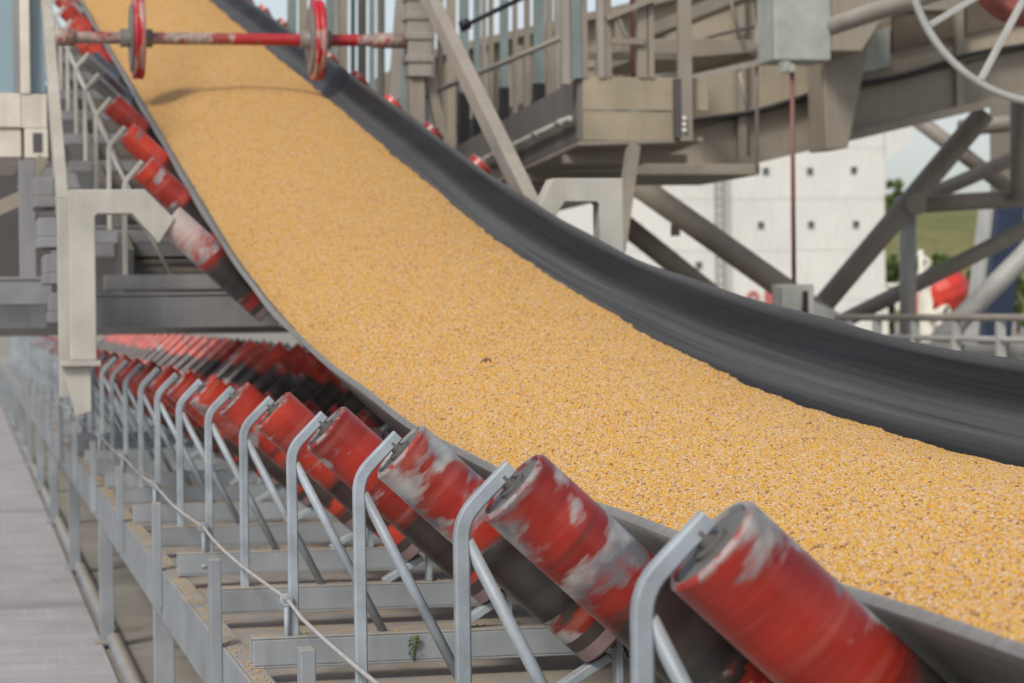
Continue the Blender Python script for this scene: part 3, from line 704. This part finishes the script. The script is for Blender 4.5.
# ------------------------------------------------------------------ access platform
PY = 17.0
ap = thing('access_platform', at(640, 150, PY), 'ochre steel access platform with dark left side and tall posts above the belt', 'platform')
q = MB(); prect(q, 583, 78, 708, 110, PY, .03); q.build('upper_panel', MT['olive'], ap, .004)
q = MB(); prect(q, 583, 112, 690, 140, PY+.012, .05); q.build('lower_panel', MT['olive'], ap, .004)
A, B = at(582, 78, PY+.02), at(582, 140, PY+.02); far = 25.5
q = MB(); q.prism([(A.x, A.y, A.z), (A.x, far, A.z-.35), (A.x, far, B.z-.35), (B.x, B.y, B.z)], (-.03, 0, 0)); q.build('side_panel', MT['panelgrey'], ap)
q = MB()
c0, c1 = at(578, 141, PY), at(703, 137, PY)
q.prism([(c0.x, PY, c0.z), (c1.x, PY, c1.z), (c1.x, far, c1.z-.35), (c0.x, far, c0.z-.35)], (0, 0, -.03)); q.build('underside', MT['brown'], ap)
for k in range(6):
    y_ = PY+.4+k*1.3; z_ = c0.z-.05-.35*(y_-PY)/(far-PY); q = MB(); q.box(c0.x, c1.x-.05*k, y_, y_+.08, z_-.06, z_); q.build('floor_joist', MT['brown'], ap)
q = MB(); a, b = at(577, 118, PY+.02), at(577, 118, PY+.02); q.tube([(a.x-.05, PY+.02, a.z), (a.x-.05, far, a.z-.30)], .02, 8)
for k in range(9): q.disc((a.x-.05, PY+.3+k*.75, a.z-.3*(.3+k*.75)/8.5), (0, 1, 0), .026, .16, 10)
q.build('roller_rail', MT['cream'], ap)
for px, y0_, y1_, wpx, mt in ((566, -60, 84, 6, 'tubes'), (576, -60, 78, 9, 'teal'), (583, -60, 78, 7, 'brown'), (601, -60, 78, 5, 'tubes'), (608, -60, 78, 5, 'brown'), (642, -60, 78, 8, 'brown'), (651, -60, 78, 4, 'brown')):
    q = MB(); prect(q, px-wpx/2, y0_, px+wpx/2, y1_, PY-.02+.004*(px % 5), .06); q.build('post', MT[mt], ap)
q = MB(); prect(q, 680, -60, 691, 141, PY-.07, .06); q.build('front_post', MT['brown'], ap, .004)
q = MB(); prect(q, 676, 78.5, 681, 138, PY-.075, .07); q.build('edge_strip', MT['darkgrey'], ap)
for y_ in (118, 124, 130):
    q = MB(); q.disc(at(684, y_, PY-.085), (0, 1, 0), .014, .03, 10); q.build('bolt', MT['whitepaint'], ap)
q = MB(); prect(q, 631.5, -60, 635.5, 78, PY+.3, .03); q.build('red_upright', MT['redpaint'], ap)
q = MB(); pbar(q, (606, 18), (680, -12), PY-.05, PY-.05, 6, .05); q.build('handrail', MT['brown'], ap)
q = MB(); pbar(q, (617, 16), (626, 36), PY-.04, PY-.04, 3, .03); q.build('rail_brace', MT['brown'], ap)
q = MB(); prect(q, 612, 38, 644, 44, PY-.045, .04); q.build('rail_plate', MT['brown'], ap)
q = MB(); prect(q, 586, 53, 690, 59, PY+.5, .05); q.build('cross_rail', MT['brown'], ap)
for k, (px, wpx, mt) in enumerate(((430, 9, 'tubes'), (451, 9, 'tan'), (464, 9, 'teal'), (477, 6, 'teal'), (491, 4, 'brown'), (504, 8, 'teal'), (515, 4, 'brown'), (539, 11, 'teal'), (549, 6, 'brown'), (527, 5, 'brown'), (557, 5, 'tubes'), (484, 4, 'tubes'), (440, 5, 'brown'))):
    yb = 150 - (px-440)*.12; Yp = 19.2+(560-px)*.025
    q = MB(); a, b = at(px, yb, Yp), at(px, -60, Yp); q.bar(a, b, wpx*Yp/2600, .06); q.build('side_post', MT[mt], ap)
    if mt == 'teal':
        q = MB(); a, b = at(px, yb, Yp-.05), at(px, yb-55, Yp-.05); q.bar(a, b, (wpx+3)*Yp/2600, .05); q.build('rubber_sleeve', MT['black'], ap, .01)
q = MB(); ptube(q, (462, 27), (530, -6), 20.5, 18.5, 5, 10); q.disc(at(465, 25, 20.4), (1, 0, .4), .045, .08, 12); q.build('upper_rail', MT['black'], ap)
q = MB(); ptube(q, (425, 96), (585, 28), 21.5, 17.5, 5, 10); q.build('mid_rail', MT['tubes'], ap)
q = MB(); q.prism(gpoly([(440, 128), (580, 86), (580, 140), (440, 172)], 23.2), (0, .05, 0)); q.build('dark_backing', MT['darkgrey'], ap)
# sloping strut under the platform
q = MB(); pbar(q, (618, 252), (633, 148), 15.6, 16.6, 12, .08)
tag(q.build('platform_strut', MT['brown'], loc=at(618, 252, 15.6)), 'sloping beige strut under the ochre platform beside the far portal leg', 'strut')
q = MB(); q.prism(gpoly([(548, 207), (595, 262), (586, 270), (536, 212)], 12.9), (0, .06, 0))
tag(q.build('gusset_plate', MT['brown'], loc=at(560, 240, 12.9)), 'small sloping plate seen through the far portal opening', 'plate')

# ------------------------------------------------------------------ tube truss, boxes, pipe, reel
TT = 27.0
tf_ = thing('tube_truss', at(905, 330, TT), 'heavy grey tubular truss legs meeting at a joint under the gallery on the right', 'truss')
for p_, q_, w_, Ya, Yb, mt in (((812, 318), (985, 112), 23, TT, TT-.6, 'tubes'), ((835, 325), (1060, 212), 17, TT+1, TT-1, 'tubes'), ((905, 205), (1070, 196), 19, TT-.2, TT-.2, 'tubes'), ((908, 350), (908, 205), 18, TT, TT, 'lighttube'),
                               ((935, 345), (1075, 205), 23, TT-2.4, TT-2.8, 'lighttube'), ((930, 195), (1060, 138), 16, TT+.6, TT+.6, 'tubes'), ((915, 118), (1010, 190), 17, TT+1.4, TT+1.4, 'tubes'), ((1018, 100), (1018, 200), 17, TT-.4, TT-.4, 'tubes'), ((960, 128), (1070, 118), 18, TT+1.2, TT+1.2, 'tubes')):
    q = MB(); ptube(q, p_, q_, Ya, Yb, w_); q.build('tube', MT[mt], tf_)
q = MB(); prect(q, 1000, 95, 1120, 205, TT+2.2, .3); q.build('rear_column', MT['brown'], tf_)
q = MB(); q.disc(at(910, 205, TT-.3), (0, 1, 0), .125, .4, 20); q.build('joint', MT['tubes'], tf_)
t2 = thing('support_legs', at(790, 330, 25), 'pair of beige tubular legs sloping down right in front of the white building', 'support legs')
q = MB(); ptube(q, (628, 178), (842, 330), 23.6, 23.0, 25, 20); q.build('upper_tube', MT['brown'], t2)
q = MB(); ptube(q, (600, 205), (725, 305), 25.4, 25.4, 22, 20); q.build('lower_tube', MT['brown'], t2)
q = MB(); q.prism(gpoly([(808, 345), (812, 300), (850, 318), (868, 345)], 22.8), (0, .3, 0)); q.build('foot_block', MT['lighttube'], t2, .01)
q = MB(); prect(q, 672, 224, 680, 236, 25.0, .05); q.build('lug', MT['brown'], t2)
bx = tag(prect(MB(), 775, -60, 830, 60, 19.0, .45).build('equipment_box', MT['boxgrey'], bevel=.012, loc=at(800, 60, 19)), 'weathered grey green box hanging at the top edge above the thin red pipe', 'box')
q = MB(); c_ = at(802, -30, 19.45); q.bar(c_, c_+Vector((0, 4.7, 0)), .12, .12, (0, 0, 1)); q.build('hanger_arm', MT['brown'], bx)
rp = thing('drop_pipe', at(792, 288, 18.9), 'thin dull red vertical pipe dropping from the grey green box', 'pipe')
q = MB(); ptube(q, (792, 66), (794, 288), 18.9, 18.9, 5, 12); q.build('pipe', MT['redpaint'], rp)
q = MB(); prect(q, 783, 61, 790, 72, 18.86, .1); q.disc(at(790, 68, 18.85), (0, 1, 0), .035, .06, 14); q.build('coupling', MT['boxgrey'], rp)
jb = thing('junction_box', at(795, 330, 18.7), 'pale upright switch box at the foot of the thin red pipe', 'switch box')
q = MB(); prect(q, 782, 287, 800, 320, 18.6, .1); q.build('front_box', MT['boxgrey'], jb, .006)
q = MB(); prect(q, 777, 284, 814, 345, 18.8, .12); q.build('stand', MT['cream'], jb, .006)
q = MB(); prect(q, 803, 291, 808, 330, 18.79, .006); q.build('slot', MT['black'], jb)

# cable reel wheel at the top right: circle through three rim points
RY = 15.0
rcn = at(1048, -46, RY); rr_ = (at(907, -46, RY)-rcn).length
rl = thing('cable_reel', rcn, 'large grey spoked cable reel wheel cut by the top right corner', 'reel')
q = MB(); q.tube([rcn+Vector((rr_*math.cos(a*2*math.pi/90), 0, rr_*math.sin(a*2*math.pi/90))) for a in range(91)], .026, 10, False); q.build('rim', MT['lighttube'], rl)
for k in range(12):
    tip = at(930, 25, RY) if k == 0 else None
    a0 = math.atan2(at(930, 25, RY).z-rcn.z, at(930, 25, RY).x-rcn.x); an = a0 + k*R(30)
    q = MB(); q.bar(rcn+Vector((.12*math.cos(an), 0, .12*math.sin(an))), rcn+Vector(((rr_-.02)*math.cos(an), 0, (rr_-.02)*math.sin(an))), .035, .05); q.build('spoke', MT['lighttube'], rl, .004)
q = MB()
for k in range(6): q.ring(rcn+Vector((0, .09+k*.05, 0)), (0, 1, 0), rr_*.45, rr_*.25, .052, 60, .02)
q.build('wound_hose', MT['hose'], rl)
q = MB(); q.tube([rcn+Vector((0, -.05, 0)), rcn+Vector((0, .5, 0))], .16, 24); q.build('hub', MT['lighttube'], rl)

q = MB(); q.tube([rcn+Vector((0, .45, 0)), rcn+Vector((0, 9.1, 0))], .07, 16); q.build('axle', MT['tubes'], rl)
# ------------------------------------------------------------------ railing on the far walkway
rlg = thing('walkway_railing', (8, 19.5, -.75), 'grey metal railing on the far walkway just above the belt at the right', 'railing')
q = MB(); q.tube([(8, 14, -.112), (8, 27, -.112)], .03, 12); q.build('top_rail', MT['tubes'], rlg)
q = MB(); q.tube([(8, 14, -.285), (8, 27, -.285)], .026, 12); q.build('mid_rail', MT['lighttube'], rlg)
for k in range(14):
    y_ = 14.3+k*.93; q = MB(); q.box(7.965, 8.035, y_-.03, y_+.03, -.75, -.142); q.build('post', MT['lighttube'], rlg, .004)
q = MB(); q.box(8.1, 8.18, 13.5, 27, -1.86, -.33)
tag(q.build('parapet_wall', MT['lighttube'], loc=(8.1, 14, FZ)), 'low pale grey wall behind the railing at the right edge', 'wall')

# ------------------------------------------------------------------ white building and the far ground
BY = 120.0
wb = thing('white_building', at(760, 330, BY), 'large white windowed building with small square windows behind the tubular legs', 'building')
wins = [(810, 172), (854, 171), (761, 226), (811, 225.5), (856, 225), (699, 266), (766, 172), (770, 118), (815, 118), (858, 117)]
ww = at(811.7, 172, BY).x-at(806.5, 172, BY).x
q = MB(); a, b = at(560, 345, BY), at(883, 60, BY)
# wall as panels around window openings
xs_ = sorted({a.x, b.x} | {at(x, y, BY).x+s*ww*.62 for x, y in wins for s in (-1, 1)})
q.box(a.x, b.x, BY+.35, BY+30, FZ, b.z)
def inwin(x, z):
    return any(abs(x-at(px, py, BY).x) < ww*.62 and abs(z-at(px, py, BY).z) < ww*.75 for px, py in wins)
zs_ = sorted({FZ, b.z} | {at(x, y, BY).z+s*ww*.75 for x, y in wins for s in (-1, 1)})
for i in range(len(xs_)-1):
    for j in range(len(zs_)-1):
        if not inwin((xs_[i]+xs_[i+1])/2, (zs_[j]+zs_[j+1])/2): q.add([(xs_[i], BY, zs_[j]), (xs_[i+1], BY, zs_[j]), (xs_[i+1], BY, zs_[j+1]), (xs_[i], BY, zs_[j+1])], [(0, 1, 2, 3)])
q.add([(b.x, BY, FZ), (b.x, BY+.35, FZ), (b.x, BY+.35, b.z), (b.x, BY, b.z)], [(0, 1, 2, 3)])
q.build('wall', MT['white'], wb)
q = MB()
for y_ in (198, 147, 250, 300):
    z_ = at(700, y_, BY).z; q.box(a.x, b.x, BY-.02, BY-.004, z_-.05, z_+.05)
q.build('cladding_joint', paint('joint grey', (.655, .645, .60), .6, 0, 0, .05), wb)
q = MB(); ua, ub = at(883, 162, BY), at(914, 60, BY); q.prism([(ua.x+.01, BY+.1, ua.z+.01), (ub.x, BY+.1, ua.z+1.1), (ub.x, BY+.1, ub.z), (ua.x+.01, BY+.1, ub.z)], (0, 12, 0)); q.build('upper_block', MT['white'], wb)
for px, py in wins:
    c_ = at(px, py, BY); q = MB(); q.box(c_.x-ww*.6, c_.x+ww*.6, BY+.22, BY+.26, c_.z-ww*.73, c_.z+ww*.73); q.build('window', MT['winglass'], wb)
ld = MB(); la, lb = at(714.5, 345, BY), at(724, 100, BY)
for x in (la.x, la.x+.42): ld.box(x-.05, x+.05, BY-.55, BY-.47, la.z, lb.z)
z_ = la.z
while z_ < lb.z:
    ld.box(la.x+.05, la.x+.37, BY-.53, BY-.49, z_, z_+.06); z_ += .42
tag(ld.build('wall_ladder', MT['grey'], loc=(la.x, BY, FZ)), 'thin grey ladder running up the white building wall', 'ladder')
for k, (px, py, form) in enumerate(((730, 297, 0), (753, 297, 1), (771, 297, 2))):
    c_ = at(px, py, BY-.1); q = MB()
    if form == 1: q.ring(c_, (0, 1, 0), .30, .15, .06, 28); lab = 'round red ring sign on the white wall, middle of the three red marks'
    elif form == 2: q.prism([c_+Vector((-.30, 0, -.30)), c_+Vector((.05, 0, -.36)), c_+Vector((.36, 0, 0)), c_+Vector((.05, 0, .36)), c_+Vector((-.30, 0, .30))], (0, .06, 0)); lab = 'red pointed sign on the white wall beside the switch box'
    else: q.ring(c_, (0, 1, 0), .26, .16, .06, 28); lab = 'small red ring sign on the white wall just above the belt edge, at the ladder'
    tag(q.build('wall_sign', MT['signred'], loc=c_), lab, 'sign', 'red signs on the white wall')

def tree(px, py_base, py_top, Y, wpx, label, seed):
    rg = random.Random(seed); base = at(px, py_base, Y); base.z = max(base.z, hh(base.x, base.y)+.1) if False else base.z
    top = at(px, py_top, Y); H = top.z-base.z; W = wpx*Y/2600/2
    t = thing('broadleaf_tree', base, label, 'tree', 'trees at the foot of the hill')
    m = MB(); m.tube([base, base+Vector((.05*W, 0, H*.35)), base+Vector((0, 0, H*.7))], H*.035, 8, True, H*.012)
    for i in range(5):
        a_ = rg.uniform(0, 6.28); m.tube([base+Vector((0, 0, H*.3)), base+Vector((W*.5*math.cos(a_), W*.5*math.sin(a_), H*rg.uniform(.5, .8)))], H*.014, 6, True, H*.004)
    m.build('trunk', MT['bark'], t)
    cl = [(Vector((rg.gauss(0, .42)*W, rg.gauss(0, .42)*W, H*rg.uniform(.2, .95))), rg.uniform(.22, .42)*W) for _ in range(16)]
    l = MB()
    for c_, r_ in cl:
        for _ in range(110):
            d = Vector((rg.gauss(0, 1), rg.gauss(0, 1), rg.gauss(0, 1))).normalized()*r_*rg.uniform(.5, 1.05); s_ = W*rg.uniform(.09, .17)
            e1 = Vector((rg.gauss(0, 1), rg.gauss(0, 1), rg.gauss(0, 1))).normalized(); e2 = e1.orthogonal().normalized(); pp_ = base+c_+d
            l.add([pp_-e1*s_, pp_+e2*s_*.7, pp_+e1*s_, pp_-e2*s_*.7], [(0, 1, 2, 3)])
    l.build('crown', MT['leaf'], t)
tree(892, 335, 252, 150, 34, 'dark green tree right beside the white building corner', 3)
tree(945, 330, 252, 158, 48, 'dark green tree behind the red machine', 4)
tree(975, 330, 268, 150, 40, 'bushy green tree between the red machine and the navy column', 5)
tree(1018, 340, 270, 150, 36, 'bright green tree at the right edge beyond the railing', 6)
tree(1050, 340, 262, 160, 44, 'green tree beyond the right edge of the railing', 7)
tree(922, 332, 262, 140, 40, 'bushy green tree behind the vertical grey truss tube', 11)
tree(962, 334, 285, 135, 34, 'low green tree to the right of the red machine', 12)
tree(886, 336, 290, 135, 26, 'low green tree hugging the foot of the white building corner', 13)
tree(898, 215, 180, 330, 30, 'dark distant tree on the hill by the roofline of the white building', 8)

# red machine, white posts, navy column behind the railing
rm = thing('red_machine', at(945, 330, 60), 'bright red rounded machine body on a white stand behind the railing', 'machine')
q = MB(); c_ = at(944, 290, 60)
prof = [(-.62, .22), (-.5, .42), (-.2, .58), (.15, .56), (.45, .42), (.6, .26)]; ax = Vector((.88, .3, .32)).normalized(); o1 = ax.orthogonal().normalized(); o2 = ax.cross(o1)
vs, fs = [], []
for a_, r_ in prof: vs += [c_+ax*a_+(o1*math.cos(k*.5236)+o2*math.sin(k*.5236))*r_ for k in range(12)]
for i in range(len(prof)-1): fs += [(i*12+k, i*12+(k+1) % 12, (i+1)*12+(k+1) % 12, (i+1)*12+k) for k in range(12)]
fs += [tuple(range(12)), tuple(reversed(range(60, 72)))]; q.add(vs, fs); q.build('drum', MT['bright_red'], rm, .02)
q = MB(); prect(q, 917, 285, 923, 318, 60, .5); q.build('side_panel', MT['bright_red'], rm, .02)
q = MB(); prect(q, 924, 284, 933, 345, 59.6, .4); pbar(q, (930, 318), (948, 308), 59.4, 59.4, 9, .3); pbar(q, (936, 326), (946, 306), 59.4, 59.4, 6, .3); q.build('stand', MT['whitepaint'], rm, .02)
wp = thing('white_derrick', at(890, 345, 70), 'cream painted frame with crossbars between the white building and the grey tube', 'frame')
q = MB(); prect(q, 884, 283, 901, 287, 70, .15); prect(q, 884, 285, 888, 345, 70, .15); prect(q, 897, 285, 900, 310, 70, .15); q.build('frame_bars', MT['whitepaint'], wp)
q = MB(); ptube(q, (921, 250), (921, 345), 70, 70, 5); pbar(q, (918, 253), (930, 262), 70, 70, 4, .1); pbar(q, (918, 275), (930, 262), 70, 70, 4, .1); q.build('mast', MT['whitepaint'], wp)
nc = thing('navy_column', at(1000, 345, 36), 'dark navy tapered crane leg behind the pale sloping tube', 'crane leg')
q = MB(); q.prism(gpoly([(982, 350), (1010, 350), (1026, 200), (1000, 200)], 36), (0, .5, 0)); q.build('leg', MT['navy'], nc, .01)
q = MB(); q.prism(gpoly([(972, 350), (981, 350), (999, 195), (990, 195)], 36.2), (0, .4, 0)); q.build('pale_edge', MT['lighttube'], nc, .01)
